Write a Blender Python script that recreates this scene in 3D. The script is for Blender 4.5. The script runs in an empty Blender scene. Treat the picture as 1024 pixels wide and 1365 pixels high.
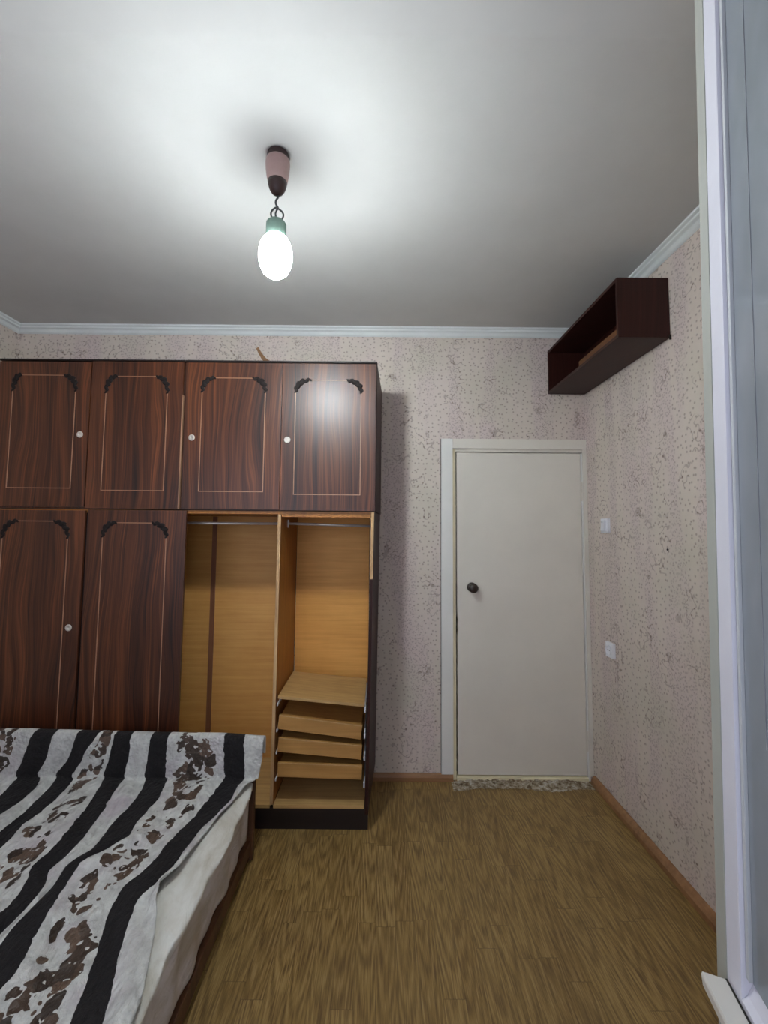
import bpy, bmesh, math, random
from mathutils import Vector, Matrix, Euler
random.seed(7)
S = bpy.context.scene
COL = S.collection

# ---------------------------------------------------------------- camera
cam_d = bpy.data.cameras.new('camera'); cam = bpy.data.objects.new('camera', cam_d); COL.objects.link(cam)
cam_d.sensor_fit = 'VERTICAL'; cam_d.sensor_height = 36.0
cam_d.lens = 600.0 / 1365.0 * 36.0
cam_d.shift_x = 5.0 / 1365.0; cam_d.shift_y = -18.5 / 1365.0
cam_d.clip_start = 0.02
t = math.atan(43 / 600.0); r = 0.0088
fw = Vector((0, math.cos(t), math.sin(t))); up = Vector((0, -math.sin(t), math.cos(t))); rt = Vector((1, 0, 0))
RT = rt * math.cos(r) + up * math.sin(r); UP = -rt * math.sin(r) + up * math.cos(r)
m = Matrix((RT, UP, -fw)).transposed().to_4x4(); m.translation = Vector((0, 0, 1.5))
cam.matrix_world = m
S.camera = cam

# ---------------------------------------------------------------- world, daylight, exposure
S.view_settings.view_transform = 'Standard'; S.view_settings.look = 'None'
S.view_settings.gamma = 1.0; S.view_settings.use_curve_mapping = False
S.view_settings.exposure = 0.44
w = bpy.data.worlds.new('world'); S.world = w; w.use_nodes = True
w.node_tree.nodes['Background'].inputs[0].default_value = (0.62, 0.74, 1.0, 1)
w.node_tree.nodes['Background'].inputs[1].default_value = 0.55
def area(name, loc, rot, sx, sy, power, color):
    d = bpy.data.lights.new(name, 'AREA'); d.shape = 'RECTANGLE'; d.size = sx; d.size_y = sy
    d.energy = power; d.color = color
    o = bpy.data.objects.new(name, d); COL.objects.link(o); o.location = loc; o.rotation_euler = rot
    return o
# overcast daylight outside the window and the open balcony doorway, both behind the camera
area('window_daylight', (-1.25, -0.47, 1.55), (math.radians(90), 0, 0), 1.3, 1.4, 9.5, (0.82, 0.86, 1.0))
area('doorway_daylight', (-0.02, -0.5, 1.2), (math.radians(90), 0, 0), 0.78, 2.2, 4.0, (0.80, 0.86, 1.0))
BULB_LOW, BULB_TOP = 255.0, 38.0      # LED bulb: the lower globe shines, its upper part near the base much less

# ---------------------------------------------------------------- helpers
def srgb(r, g, b):
    f = lambda c: (c / 255 / 12.92) if c / 255 <= 0.04045 else ((c / 255 + 0.055) / 1.055) ** 2.4
    return (f(r), f(g), f(b), 1)

class NT:
    def __init__(s, name):
        s.m = bpy.data.materials.new(name); s.m.use_nodes = True; s.t = s.m.node_tree
        s.b = s.t.nodes['Principled BSDF']
    def n(s, kind, **kw):
        nd = s.t.nodes.new(kind)
        for k, v in kw.items():
            if k.startswith('i_'):
                key = k[2:]
                key = int(key) if key.isdigit() else key.replace('_', ' ')
                nd.inputs[key].default_value = v
            else: setattr(nd, k, v)
        return nd
    def l(s, a, b): s.t.links.new(a, b)
    def mix(s, fac, a, b, mode='MIX'):
        nd = s.n('ShaderNodeMix', data_type='RGBA', blend_type=mode)
        for sock, v in ((nd.inputs[0], fac), (nd.inputs[6], a), (nd.inputs[7], b)):
            if isinstance(v, (int, float, tuple)): sock.default_value = v
            else: s.l(v, sock)
        return nd.outputs[2]
    def math(s, op, a, b=None, c=None):
        nd = s.n('ShaderNodeMath', operation=op)
        for i, v in enumerate((a, b, c)):
            if v is None: continue
            if isinstance(v, (int, float)): nd.inputs[i].default_value = v
            else: s.l(v, nd.inputs[i])
        return nd.outputs[0]
    def ramp(s, fac, stops, interp='LINEAR'):
        nd = s.n('ShaderNodeValToRGB'); cr = nd.color_ramp; cr.interpolation = interp
        while len(cr.elements) < len(stops): cr.elements.new(0.5)
        for e, (p, c) in zip(cr.elements, stops): e.position = p; e.color = c
        s.l(fac, nd.inputs[0]); return nd.outputs[0]
    def coords(s, scale=(1, 1, 1), loc=(0, 0, 0), kind='Object'):
        tc = s.n('ShaderNodeTexCoord'); mp = s.n('ShaderNodeMapping')
        mp.inputs['Scale'].default_value = scale; mp.inputs['Location'].default_value = loc
        s.l(tc.outputs[kind], mp.inputs[0]); return mp.outputs[0]
    def noise(s, vec, scale, detail=3, rough=0.5, dist=0.0, dims='3D'):
        nd = s.n('ShaderNodeTexNoise', noise_dimensions=dims); nd.inputs['Scale'].default_value = scale
        nd.inputs['Detail'].default_value = detail; nd.inputs['Roughness'].default_value = rough
        nd.inputs['Distortion'].default_value = dist
        s.l(vec, nd.inputs['Vector']); return nd.outputs[0]
    def bump(s, h, strength=0.3, dist=0.002):
        nd = s.n('ShaderNodeBump'); nd.inputs['Strength'].default_value = strength; nd.inputs['Distance'].default_value = dist
        s.l(h, nd.inputs['Height']); s.l(nd.outputs[0], s.b.inputs['Normal'])
    def color(s, v):
        if isinstance(v, tuple): s.b.inputs['Base Color'].default_value = v
        else: s.l(v, s.b.inputs['Base Color'])
    def rough(s, v):
        if isinstance(v, (int, float)): s.b.inputs['Roughness'].default_value = v
        else: s.l(v, s.b.inputs['Roughness'])

def plain(name, c, rough=0.5, metal=0.0, var=0.08, vs=12.0):
    a = NT(name); n = a.noise(a.coords(), vs, 4, 0.6)
    dk = tuple(x * (1 - var * 2.2) for x in c[:3]) + (1,); lt = tuple(min(1, x * (1 + var)) for x in c[:3]) + (1,)
    a.color(a.ramp(n, [(0.3, dk), (0.7, lt)])); a.rough(rough); a.b.inputs['Metallic'].default_value = metal
    return a.m

def finish(o, bm, name, mat, parent, smooth=False):
    bmesh.ops.recalc_face_normals(bm, faces=bm.faces)
    me = bpy.data.meshes.new(name); bm.to_mesh(me); bm.free()
    if smooth:
        for p in me.polygons: p.use_smooth = True
    for mm in (mat if isinstance(mat, list) else [mat]): me.materials.append(mm)
    o = bpy.data.objects.new(name, me); COL.objects.link(o)
    if parent is not None: o.parent = parent
    return o
def obj(name, bm, mat, parent=None, smooth=False): return finish(None, bm, name, mat, parent, smooth)
def thing(name, label, cat, loc=(0, 0, 0), group=None):
    o = bpy.data.objects.new(name, None); COL.objects.link(o); o.location = loc
    o.empty_display_size = 0.1; o['label'] = label; o['category'] = cat
    if group: o['group'] = group
    return o
def struct(o, label=None, cat=None):
    o['kind'] = 'structure'
    if label: o['label'] = label
    if cat: o['category'] = cat
    return o
def tag(o, label, cat, group=None, kind=None):
    o['label'] = label; o['category'] = cat
    if group: o['group'] = group
    if kind: o['kind'] = kind
    return o
def box(bm, x0, x1, y0, y1, z0, z1, bev=0.0, mat=None, mi=0, off=(0, 0, 0)):
    ox, oy, oz = off
    b = bmesh.new()
    vs = [b.verts.new((x - ox, y - oy, z - oz)) for x in (x0, x1) for y in (y0, y1) for z in (z0, z1)]
    for f in ((0, 1, 3, 2), (4, 6, 7, 5), (0, 4, 5, 1), (2, 3, 7, 6), (0, 2, 6, 4), (1, 5, 7, 3)):
        b.faces.new([vs[i] for i in f])
    if bev > 0: bmesh.ops.bevel(b, geom=b.edges[:], offset=bev, segments=2, affect='EDGES', profile=0.7)
    if mat is not None: bmesh.ops.transform(b, matrix=mat, verts=b.verts)
    for f in b.faces: f.material_index = mi
    me = bpy.data.meshes.new('tmp'); b.to_mesh(me); b.free(); bm.from_mesh(me); bpy.data.meshes.remove(me)
    return bm
def B(*a, **k): return box(bmesh.new(), *a, **k)
def tube(bm, pts, rad, seg=8, closed=False):
    pts = [Vector(p) for p in pts]; rings = []; n = len(pts); prev = None
    for i, p in enumerate(pts):
        if closed: d = pts[(i + 1) % n] - pts[i - 1]
        else: d = pts[min(i + 1, n - 1)] - pts[max(i - 1, 0)]
        d.normalize()
        if prev is None: a = d.orthogonal().normalized()
        else: a = (prev - d * prev.dot(d)).normalized()
        prev = a; b = d.cross(a)
        rr = rad[i] if isinstance(rad, (list, tuple)) else rad
        rings.append([bm.verts.new(p + (a * math.cos(2 * math.pi * k / seg) + b * math.sin(2 * math.pi * k / seg)) * rr) for k in range(seg)])
    for i in range(n if closed else n - 1):
        A, Bq = rings[i], rings[(i + 1) % n]
        for k in range(seg): bm.faces.new((A[k], A[(k + 1) % seg], Bq[(k + 1) % seg], Bq[k]))
    if not closed:
        bm.faces.new(rings[0][::-1]); bm.faces.new(rings[-1])
    return bm
def lathe(bm, prof, c=(0, 0, 0), seg=28, axis='z'):
    rings = []
    for rr, h in prof:
        ring = []
        for k in range(seg):
            a = 2 * math.pi * k / seg; x, y = rr * math.cos(a), rr * math.sin(a)
            if axis == 'z': p = (c[0] + x, c[1] + y, c[2] + h)
            elif axis == 'y': p = (c[0] + x, c[1] + h, c[2] + y)
            else: p = (c[0] + h, c[1] + x, c[2] + y)
            ring.append(bm.verts.new(p))
        rings.append(ring)
    for A, Bq in zip(rings, rings[1:]):
        for k in range(seg): bm.faces.new((A[k], A[(k + 1) % seg], Bq[(k + 1) % seg], Bq[k]))
    bm.faces.new(rings[0]); bm.faces.new(rings[-1])
    return bm
def prism_y(bm, prof, x0, x1):                      # profile in (y, z) swept along x
    A = [bm.verts.new((x0, y, z)) for y, z in prof]; Bq = [bm.verts.new((x1, y, z)) for y, z in prof]; n = len(prof)
    for i in range(n): bm.faces.new((A[i], A[(i + 1) % n], Bq[(i + 1) % n], Bq[i]))
    bm.faces.new(A); bm.faces.new(Bq); return bm
def prism_x(bm, prof, y0, y1):                      # profile in (x, z) swept along y
    A = [bm.verts.new((x, y0, z)) for x, z in prof]; Bq = [bm.verts.new((x, y1, z)) for x, z in prof]; n = len(prof)
    for i in range(n): bm.faces.new((A[i], A[(i + 1) % n], Bq[(i + 1) % n], Bq[i]))
    bm.faces.new(A); bm.faces.new(Bq); return bm

# ---------------------------------------------------------------- materials
def wallpaper():
    a = NT('wallpaper'); tc = a.n('ShaderNodeTexCoord'); sp = a.n('ShaderNodeSeparateXYZ'); a.l(tc.outputs['Object'], sp.inputs[0])
    u = a.math('SUBTRACT', sp.outputs[0], sp.outputs[1]); cb = a.n('ShaderNodeCombineXYZ'); a.l(u, cb.inputs[0]); a.l(sp.outputs[2], cb.inputs[1])
    uv = cb.outputs[0]
    # vertical bands: sparse dots, dense speckle
    st = a.n('ShaderNodeMapping'); st.inputs['Scale'].default_value = (4.6, 0.55, 1); a.l(uv, st.inputs[0])
    band = a.noise(st.outputs[0], 1.5, 2, 0.5, 0.25)
    big = a.noise(uv, 2.6, 3, 0.6)
    c1 = srgb(221, 209, 197); c2 = srgb(216, 200, 196); c3 = srgb(206, 200, 183)
    base = a.mix(a.ramp(band, [(0.42, (0, 0, 0, 1)), (0.60, (1, 1, 1, 1))]), c1, c2)
    base = a.mix(a.ramp(big, [(0.45, (0, 0, 0, 1)), (0.75, (1, 1, 1, 1))]), base, c3)
    mott = a.noise(uv, 26, 3, 0.6)
    base = a.mix(a.math('MULTIPLY', mott, 0.5), base, srgb(206, 188, 176))
    v = a.n('ShaderNodeTexVoronoi', voronoi_dimensions='2D', feature='F1'); v.inputs['Scale'].default_value = 33; v.inputs['Randomness'].default_value = 0.85
    a.l(uv, v.inputs['Vector'])
    dots = a.ramp(v.outputs['Distance'], [(0.09, (1, 1, 1, 1)), (0.23, (0, 0, 0, 1))])
    v2 = a.n('ShaderNodeTexVoronoi', voronoi_dimensions='2D', feature='F1'); v2.inputs['Scale'].default_value = 68
    wv = a.n('ShaderNodeMix', data_type='VECTOR'); wv.inputs[0].default_value = 0.03
    nz = a.n('ShaderNodeTexNoise'); nz.inputs['Scale'].default_value = 14; a.l(uv, nz.inputs['Vector']); a.l(uv, wv.inputs[4]); a.l(nz.outputs[1], wv.inputs[5])
    a.l(wv.outputs[1], v2.inputs['Vector'])
    sp2 = a.ramp(v2.outputs['Distance'], [(0.18, (1, 1, 1, 1)), (0.34, (0, 0, 0, 1))])
    dm = a.ramp(band, [(0.50, (0, 0, 0, 1)), (0.56, (1, 1, 1, 1))])
    dense = a.math('MULTIPLY', sp2, dm)
    sparse = a.math('MULTIPLY', dots, a.math('SUBTRACT', 1.0, a.math('MULTIPLY', dm, 0.65)))
    # short curly strokes
    n3 = a.noise(uv, 19, 1, 0.4); line = a.ramp(a.math('ABSOLUTE', a.math('SUBTRACT', n3, 0.5)), [(0.012, (1, 1, 1, 1)), (0.035, (0, 0, 0, 1))])
    n4 = a.noise(uv, 7, 1, 0.5); pick = a.ramp(n4, [(0.55, (0, 0, 0, 1)), (0.60, (1, 1, 1, 1))])
    curl = a.math('MULTIPLY', line, pick)
    tot = a.math('MINIMUM', a.math('ADD', a.math('ADD', a.math('MULTIPLY', dense, 0.36), a.math('MULTIPLY', sparse, 0.55)), a.math('MULTIPLY', curl, 0.45)), 1.0)
    a.color(a.mix(tot, base, srgb(128, 108, 98))); a.rough(0.82)
    a.bump(a.math('ADD', a.noise(uv, 60, 3), tot), 0.25, 0.001)
    return a.m
def sapele(name='sapele_veneer', dark=(26, 10, 5), mid=(76, 38, 18), light=(126, 72, 40), rough=0.40):
    a = NT(name); tc = a.n('ShaderNodeTexCoord'); sp = a.n('ShaderNodeSeparateXYZ'); a.l(tc.outputs['Object'], sp.inputs[0])
    rnd = a.n('ShaderNodeObjectInfo'); off = a.math('MULTIPLY', rnd.outputs['Random'], 7.0)
    x = a.math('ADD', a.math('ADD', sp.outputs[0], sp.outputs[1]), off)
    cb = a.n('ShaderNodeCombineXYZ'); a.l(x, cb.inputs[0]); a.l(sp.outputs[2], cb.inputs[1]); p = cb.outputs[0]
    mp = a.n('ShaderNodeMapping'); mp.inputs['Scale'].default_value = (3.2, 0.8, 1); a.l(p, mp.inputs[0])
    wob = a.noise(mp.outputs[0], 1.0, 2, 0.5)
    xw = a.math('ADD', x, a.math('MULTIPLY', wob, .22)); cw = a.n('ShaderNodeCombineXYZ'); a.l(xw, cw.inputs[0]); a.l(sp.outputs[2], cw.inputs[1]); pw = cw.outputs[0]
    def lay(sx, sz, d_):
        q_ = a.n('ShaderNodeMapping'); q_.inputs['Scale'].default_value = (sx, sz, 1); a.l(pw, q_.inputs[0]); return a.noise(q_.outputs[0], 1.0, d_, 0.6)
    f = a.math('ADD', a.math('ADD', a.math('MULTIPLY', lay(62, .8, 2), 0.50), a.math('MULTIPLY', lay(170, 2.5, 2), 0.28)), a.math('MULTIPLY', lay(11, .5, 2), 0.36))
    f = a.math('SUBTRACT', f, .02)
    a.color(a.ramp(f, [(0.40, srgb(*dark)), (0.56, srgb(*mid)), (0.74, srgb(*light))]))
    a.rough(rough); a.b.inputs['Coat Weight'].default_value = 0.15; a.b.inputs['Coat Roughness'].default_value = 0.40
    a.bump(a.noise(p, 5, 2), 0.12, 0.004)
    return a.m
def sapele_dull(*k):
    m_ = sapele(*k); b_ = m_.node_tree.nodes['Principled BSDF']; b_.inputs['Coat Weight'].default_value = 0; b_.inputs['Roughness'].default_value = .5; b_.inputs['Specular IOR Level'].default_value = .3
    return m_
def veneer(name, dark, light, horiz=False, rough=0.5, gs=70):
    a = NT(name)
    p = a.coords((2.5, gs, gs) if horiz else (gs, gs, 2.5))
    n = a.noise(p, 1.0, 4, 0.6); n2 = a.noise(a.coords(), 5, 3, 0.6)
    f = a.math('ADD', a.math('MULTIPLY', n, 0.7), a.math('MULTIPLY', n2, 0.3))
    a.color(a.ramp(f, [(0.35, srgb(*dark)), (0.65, srgb(*light))])); a.rough(rough)
    return a.m
def linoleum():
    a = NT('oak_look_linoleum'); tc = a.n('ShaderNodeTexCoord'); sp = a.n('ShaderNodeSeparateXYZ'); a.l(tc.outputs['Object'], sp.inputs[0])
    cb = a.n('ShaderNodeCombineXYZ'); a.l(sp.outputs[1], cb.inputs[0]); a.l(sp.outputs[0], cb.inputs[1])
    def wn(x_, y_):
        c_ = a.n('ShaderNodeCombineXYZ'); a.l(x_, c_.inputs[0]) if not isinstance(x_, (int, float)) else None
        if y_ is not None: a.l(y_, c_.inputs[1])
        w_ = a.n('ShaderNodeTexWhiteNoise', noise_dimensions='2D'); a.l(c_.outputs[0], w_.inputs['Vector']); return w_.outputs['Value']
    row = a.math('FLOOR', a.math('DIVIDE', sp.outputs[0], .072)); r1 = wn(row, None)
    yy = a.math('DIVIDE', a.math('ADD', sp.outputs[1], a.math('MULTIPLY', r1, 3.0)), .44); colm = a.math('FLOOR', yy)
    pidv = wn(row, a.math('ADD', colm, 13.5))
    xl = a.math('SUBTRACT', a.math('FRACT', a.math('DIVIDE', sp.outputs[0], .072)), a.math('MULTIPLY_ADD', pidv, .8, .1))
    yl = a.math('SUBTRACT', a.math('FRACT', yy), .5)
    ex = a.math('ABSOLUTE', a.math('SUBTRACT', a.math('FRACT', a.math('DIVIDE', sp.outputs[0], .072)), .5))
    ey = a.math('ABSOLUTE', yl)
    seam = a.math('MAXIMUM', a.math('GREATER_THAN', ex, .484), a.math('GREATER_THAN', ey, .4965))
    class _P: pass
    pv = _P(); pv.outputs = [pidv]
    base = a.ramp(pv.outputs[0], [(0.0, srgb(138, 109, 58)), (0.5, srgb(147, 118, 65)), (1.0, srgb(156, 127, 74))])
    # grain: long streaks that bend around cathedral figures, shifted plank by plank
    sh = a.math('MULTIPLY', pv.outputs[0], 9.0)
    cx = a.n('ShaderNodeCombineXYZ'); a.l(a.math('ADD', sp.outputs[0], sh), cx.inputs[0]); a.l(a.math('ADD', sp.outputs[1], sh), cx.inputs[1])
    m1 = a.n('ShaderNodeMapping'); m1.inputs['Scale'].default_value = (9, 1.4, 1); a.l(cx.outputs[0], m1.inputs[0])
    fig = a.noise(m1.outputs[0], 1.0, 2, 0.5)
    rings = a.math('MULTIPLY_ADD', a.math('SINE', a.math('ADD', a.math('MULTIPLY', fig, 26), a.math('MULTIPLY', a.math('SUBTRACT', a.math('MULTIPLY', a.math('MULTIPLY', xl, xl), 34), a.math('MULTIPLY', yl, 16)), 1.0))), 0.5, 0.5)
    m2 = a.n('ShaderNodeMapping'); m2.inputs['Scale'].default_value = (260, 9, 1); a.l(cx.outputs[0], m2.inputs[0])
    fine = a.noise(m2.outputs[0], 1.0, 3, 0.65)
    g = a.math('ADD', a.math('MULTIPLY', rings, 0.15), a.math('MULTIPLY', fine, 0.85))
    col = a.mix(a.ramp(g, [(0.33, (.85, .85, .85, 1)), (0.55, (0, 0, 0, 1))]), base, srgb(94, 69, 40))
    col = a.mix(a.ramp(g, [(0.54, (0, 0, 0, 1)), (0.74, (0.8, 0.8, 0.8, 1))]), col, srgb(174, 146, 100))
    col = a.mix(a.math('MULTIPLY', seam, .45), col, srgb(84, 62, 36))
    dirt = a.noise(a.coords(), 2.2, 4, 0.6)
    col = a.mix(a.ramp(dirt, [(0.5, (0, 0, 0, 1)), (0.8, (0.45, 0.45, 0.45, 1))]), col, srgb(100, 78, 48))
    a.color(col); a.rough(a.ramp(dirt, [(0.3, (0.42,) * 3 + (1,)), (0.7, (0.56,) * 3 + (1,))]))
    a.bump(g, 0.12, 0.0006)
    return a.m
def paint(name, c, rough=0.4, bump=0.1, var=0.06):
    a = NT(name); n = a.noise(a.coords(), 3.2, 5, 0.6); n2 = a.noise(a.coords(), 55, 2)
    c0 = srgb(*c); dk = tuple(v * (1 - var * 2) for v in c0[:3]) + (1,)
    a.color(a.ramp(n, [(0.3, dk), (0.65, c0)])); a.rough(rough); a.bump(n2, bump, 0.001)
    return a.m

M = {}
M['wallpaper'] = wallpaper()
M['floor'] = linoleum()
M['ceiling'] = paint('ceiling_whitewash', (203, 201, 197), 0.9, 0.2, 0.03)
M['cornice'] = paint('white_cornice', (232, 236, 234), 0.6, 0.05, 0.03)
M['door'] = paint('cream_gloss_paint', (231, 224, 212), 0.32, 0.12, 0.03)
M['casing'] = paint('sheen_white_paint', (238, 236, 230), 0.28, 0.15, 0.03)
M['yellow_jamb'] = paint('pale_yellow_jamb', (238, 226, 190), 0.5, 0.3, 0.05)
a = NT('broken_plaster'); n = a.noise(a.coords(), 42, 4, .7); a.color(a.ramp(n, [(.38, srgb(112, 92, 66)), (.50, srgb(158, 144, 120)), (.64, srgb(196, 188, 174))])); a.rough(.9); a.bump(n, .8, .004)
M['plaster'] = a.m
M['sapele'] = sapele()
M['edge_dark'] = plain('dark_edge', srgb(30, 15, 10), 0.5)
M['groove'] = plain('pale_groove', srgb(166, 126, 98), 0.4)
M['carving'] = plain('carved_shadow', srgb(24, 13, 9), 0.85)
M['in_side'] = veneer('inner_veneer', (152, 94, 34), (186, 124, 52), False, 0.45, 50)
M['in_back'] = veneer('fibreboard_back', (206, 146, 72), (222, 166, 92), True, 0.55, 60)
M['in_shelf'] = veneer('inner_shelf_veneer', (176, 138, 84), (204, 166, 108), True, 0.5, 60)
M['edge_pale'] = veneer('pale_edge', (176, 136, 90), (204, 168, 120), False, 0.5, 60)
M['tray'] = veneer('drawer_veneer', (164, 118, 60), (192, 144, 80), True, 0.5, 55)
M['chrome'] = plain('chrome', srgb(214, 206, 196), 0.3, 0.35)
M['white_plastic'] = plain('white_plastic', srgb(244, 244, 248), 0.35, 0, .02)
M['grey_plastic'] = plain('grey_plastic', srgb(150, 150, 156), 0.4)
M['mahog'] = sapele_dull('dark_polished_board', (40, 15, 10), (50, 20, 14), (62, 27, 20), 0.30)
M['skirt'] = veneer('brown_skirting', (130, 92, 58), (162, 118, 78), True, 0.5, 40)
M['dull_ochre'] = veneer('lamplit_ochre', (92, 56, 26), (116, 74, 36), True, 0.6, 30)
M['in_back_r'] = veneer('orange_fibreboard', (222, 156, 72), (240, 176, 92), True, 0.55, 60)
M['batten'] = veneer('brown_batten', (124, 76, 50), (146, 94, 64), False, 0.5, 40)
M['bed_wood'] = veneer('bed_side_wood', (66, 38, 20), (96, 60, 34), False, 0.5, 40)
M['knob'] = plain('dark_knob', srgb(48, 36, 30), 0.3)
M['rose_pink'] = plain('rose_pink', srgb(172, 142, 138), 0.5)
M['rose_brown'] = plain('rose_brown', srgb(52, 30, 28), 0.45)
M['wire'] = plain('wire_grey', srgb(78, 82, 80), 0.5)
M['socket'] = plain('socket_grey_green', srgb(120, 146, 132), 0.5)
M['stile'] = paint('white_sash_paint', (228, 226, 236), 0.45, 0.9, 0.04)
M['shade_edge'] = paint('painted_shade_sash_edge', (174, 175, 166), 0.5, 0.3, 0.04)
M['bead'] = paint('blue_grey_bead', (196, 198, 200), 0.5, 0.2, 0.04)
M['ledge'] = paint('ledge_paint', (226, 221, 212), 0.4, 0.2, 0.04)
M['dark_gap'] = plain('dark_gap', srgb(46, 42, 38), 0.9)

# ---------------------------------------------------------------- the room
XL, XR, YB, YN, ZC = -2.35, 1.30, 2.83, -0.15, 2.80
DX0, DX1, DZ = 0.455, 1.285, 2.022
struct(obj('floor', B(XL - .1, XR + .1, YN - .4, YB + .15, -0.06, 0.0), M['floor']))
struct(obj('ceiling', B(XL - .1, XR + .1, YN - .4, YB + .15, ZC, ZC + 0.08), M['ceiling']))
bm = bmesh.new(); box(bm, XL - .1, DX0, YB, YB + .12, 0, ZC); box(bm, DX1, XR + .1, YB, YB + .12, 0, ZC); box(bm, DX0, DX1, YB, YB + .12, DZ, ZC)
struct(obj('wall_back', bm, M['wallpaper']))
struct(obj('wall_left', B(XL - .1, XL, YN, YB, 0, ZC), M['wallpaper']))
struct(obj('wall_right', B(XR, XR + .1, YN, YB, 0, ZC), M['wallpaper']))
# near wall with the window and the balcony doorway the camera stands in
bm = bmesh.new(); y0, y1 = YN - .3, YN
box(bm, XL - .1, -1.9, y0, y1, 0, ZC); box(bm, -1.9, -0.6, y0, y1, 0, .85); box(bm, -1.9, -0.6, y0, y1, 2.3, ZC)
box(bm, -0.6, -0.42, y0, y1, 0, ZC); box(bm, -0.42, 0.42, y0, y1, 2.6, ZC); box(bm, 0.42, XR + .1, y0, y1, 0, ZC)
struct(obj('wall_front', bm, M['wallpaper']))
# cornice: three-step foam moulding
def steps(s):                                       # (outwards, down) profile
    return [(0, 0), (0.046, 0), (0.046, 0.010), (0.034, 0.014), (0.034, 0.024), (0.020, 0.030), (0.012, 0.046), (0.004, 0.052), (0, 0.052)]
cp = steps(1)
struct(obj('trim_1', prism_y(bmesh.new(), [(YB - a, ZC - b) for a, b in cp], XL, XR), M['cornice']), 'white stepped ceiling cornice on the back wall')
struct(obj('trim_2', prism_x(bmesh.new(), [(XR - a, ZC - b) for a, b in cp], YN, YB), M['cornice']), 'white stepped ceiling cornice on the right wall')
struct(obj('trim_3', prism_x(bmesh.new(), [(XL + a, ZC - b) for a, b in cp], YN, YB), M['cornice']), 'white stepped ceiling cornice on the left wall')
# skirting
sk = [(0, 0), (0.020, 0), (0.020, 0.022), (0.014, 0.034), (0.007, 0.042), (0, 0.042)]
struct(obj('baseboard_back', prism_y(bmesh.new(), [(YB - a, b) for a, b in sk], XL, DX0 - .002), M['skirt']))
sk2 = [(a * 1.35, b * 1.15) for a, b in sk]
struct(obj('baseboard_right', prism_x(bmesh.new(), [(XR - a, b) for a, b in sk2], YN, YB - .03), M['skirt']))
struct(obj('baseboard_left', prism_x(bmesh.new(), [(XL + a, b) for a, b in sk], YN, YB - .02), M['skirt']))
# small dark nail hole stain on right wall
bm = bmesh.new(); lathe(bm, [(0.001, -0.006), (0.0045, -0.005), (0.005, -0.003), (0.0035, 0.0)], (XR, 2.04, 1.425), 10, 'x')
tag(obj('nail', bm, M['edge_dark']), 'small dark nail sticking out of the right wall', 'nail')

# ---------------------------------------------------------------- the door
door = bpy.data.objects.new('door_1', None); COL.objects.link(door); struct(door, 'cream painted flush door with round dark knob in the back wall')
# casing boards (flat architrave proud of the wall)
obj('casing', B(0.383, DX0, YB - .014, YB, 0.040, 2.084, .002), M['casing'], door)  # gloss reflection on this board is painted as a brighter white
obj('casing', B(DX1 - .008, XR - .0005, YB - .014, YB, 0.040, 2.0215, .002), M['door'], door)
obj('casing', B(DX0 + .0005, XR - .0005, YB - .014, YB, DZ, 2.084, .002), M['door'], door)
bm = bmesh.new(); box(bm, DX0, DX0 + .020, YB + .003, YB + .11, 0.0, DZ, .001); obj('jamb', bm, M['yellow_jamb'], door)  # yellowish light in the leaf gap is painted into this jamb
bm = bmesh.new(); box(bm, DX1 - .013, DX1, YB + .003, YB + .11, 0.0, DZ - .022, .001); obj('jamb', bm, M['casing'], door)
obj('jamb', B(DX0 + .0205, DX1, YB + .003, YB + .11, DZ - .018, DZ, .001), M['door'], door)
# leaf with a slightly chipped lock edge
bm = bmesh.new(); lx0, lx1, lz0, lz1 = 0.4825, 1.2672, 0.030, 1.9985
rows = 60; L = []; rr = random.Random(3)
for i in range(rows + 1):
    z = lz0 + (lz1 - lz0) * i / rows
    j = 0.0
    if z < 1.15: j = rr.uniform(0, .0035)
    if 0.75 < z < 0.95 and rr.random() < .5: j += 0.004
    if z < .22: j = rr.uniform(0, .006)
    L.append((lx0 + j, z))
ring = [(lx1, lz0), (lx1, lz1)] + [(x, z) for x, z in reversed(L)]
Af = [bm.verts.new((x, YB + .006, z)) for x, z in ring]; Bf = [bm.verts.new((x, YB + .044, z)) for x, z in ring]
n = len(ring)
for i in range(n): bm.faces.new((Af[i], Af[(i + 1) % n], Bf[(i + 1) % n], Bf[i]))
bm.faces.new(Af); bm.faces.new(Bf)
leaf = obj('door_leaf', bm, M['door'], door)
bm = bmesh.new(); lathe(bm, [(0.030, 0.006), (0.030, 0.000), (0.027, -0.003), (0.014, -0.004), (0.011, -0.020), (0.014, -0.030), (0.024, -0.036), (0.029, -0.046), (0.029, -0.054), (0.022, -0.062), (0.008, -0.065)], (0.574, YB, 1.152), 28, 'y')
k = obj('knob', bm, M['knob'], leaf, True); k['label'] = 'dark brown round knob'
for hz in (1.757, 0.235):
    bm = bmesh.new(); lathe(bm, [(0.003, -0.062), (0.0055, -0.058), (0.0055, -0.004), (0.0068, -0.003), (0.0068, 0.003), (0.0055, 0.004), (0.0055, 0.056), (0.003, 0.062)], (1.2715, YB + .001, hz), 12)
    obj('hinge', bm, M['door'], door)
obj('casing_gap', B(0.3802, 0.3828, YB - .004, YB - .0003, .043, 2.084), M['dark_gap'], door)
obj('casing_gap', B(DX0 + .0205, DX1 - .013, YB + .060, YB + .070, .0225, DZ - .0185), M['dark_gap'], door)
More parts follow.
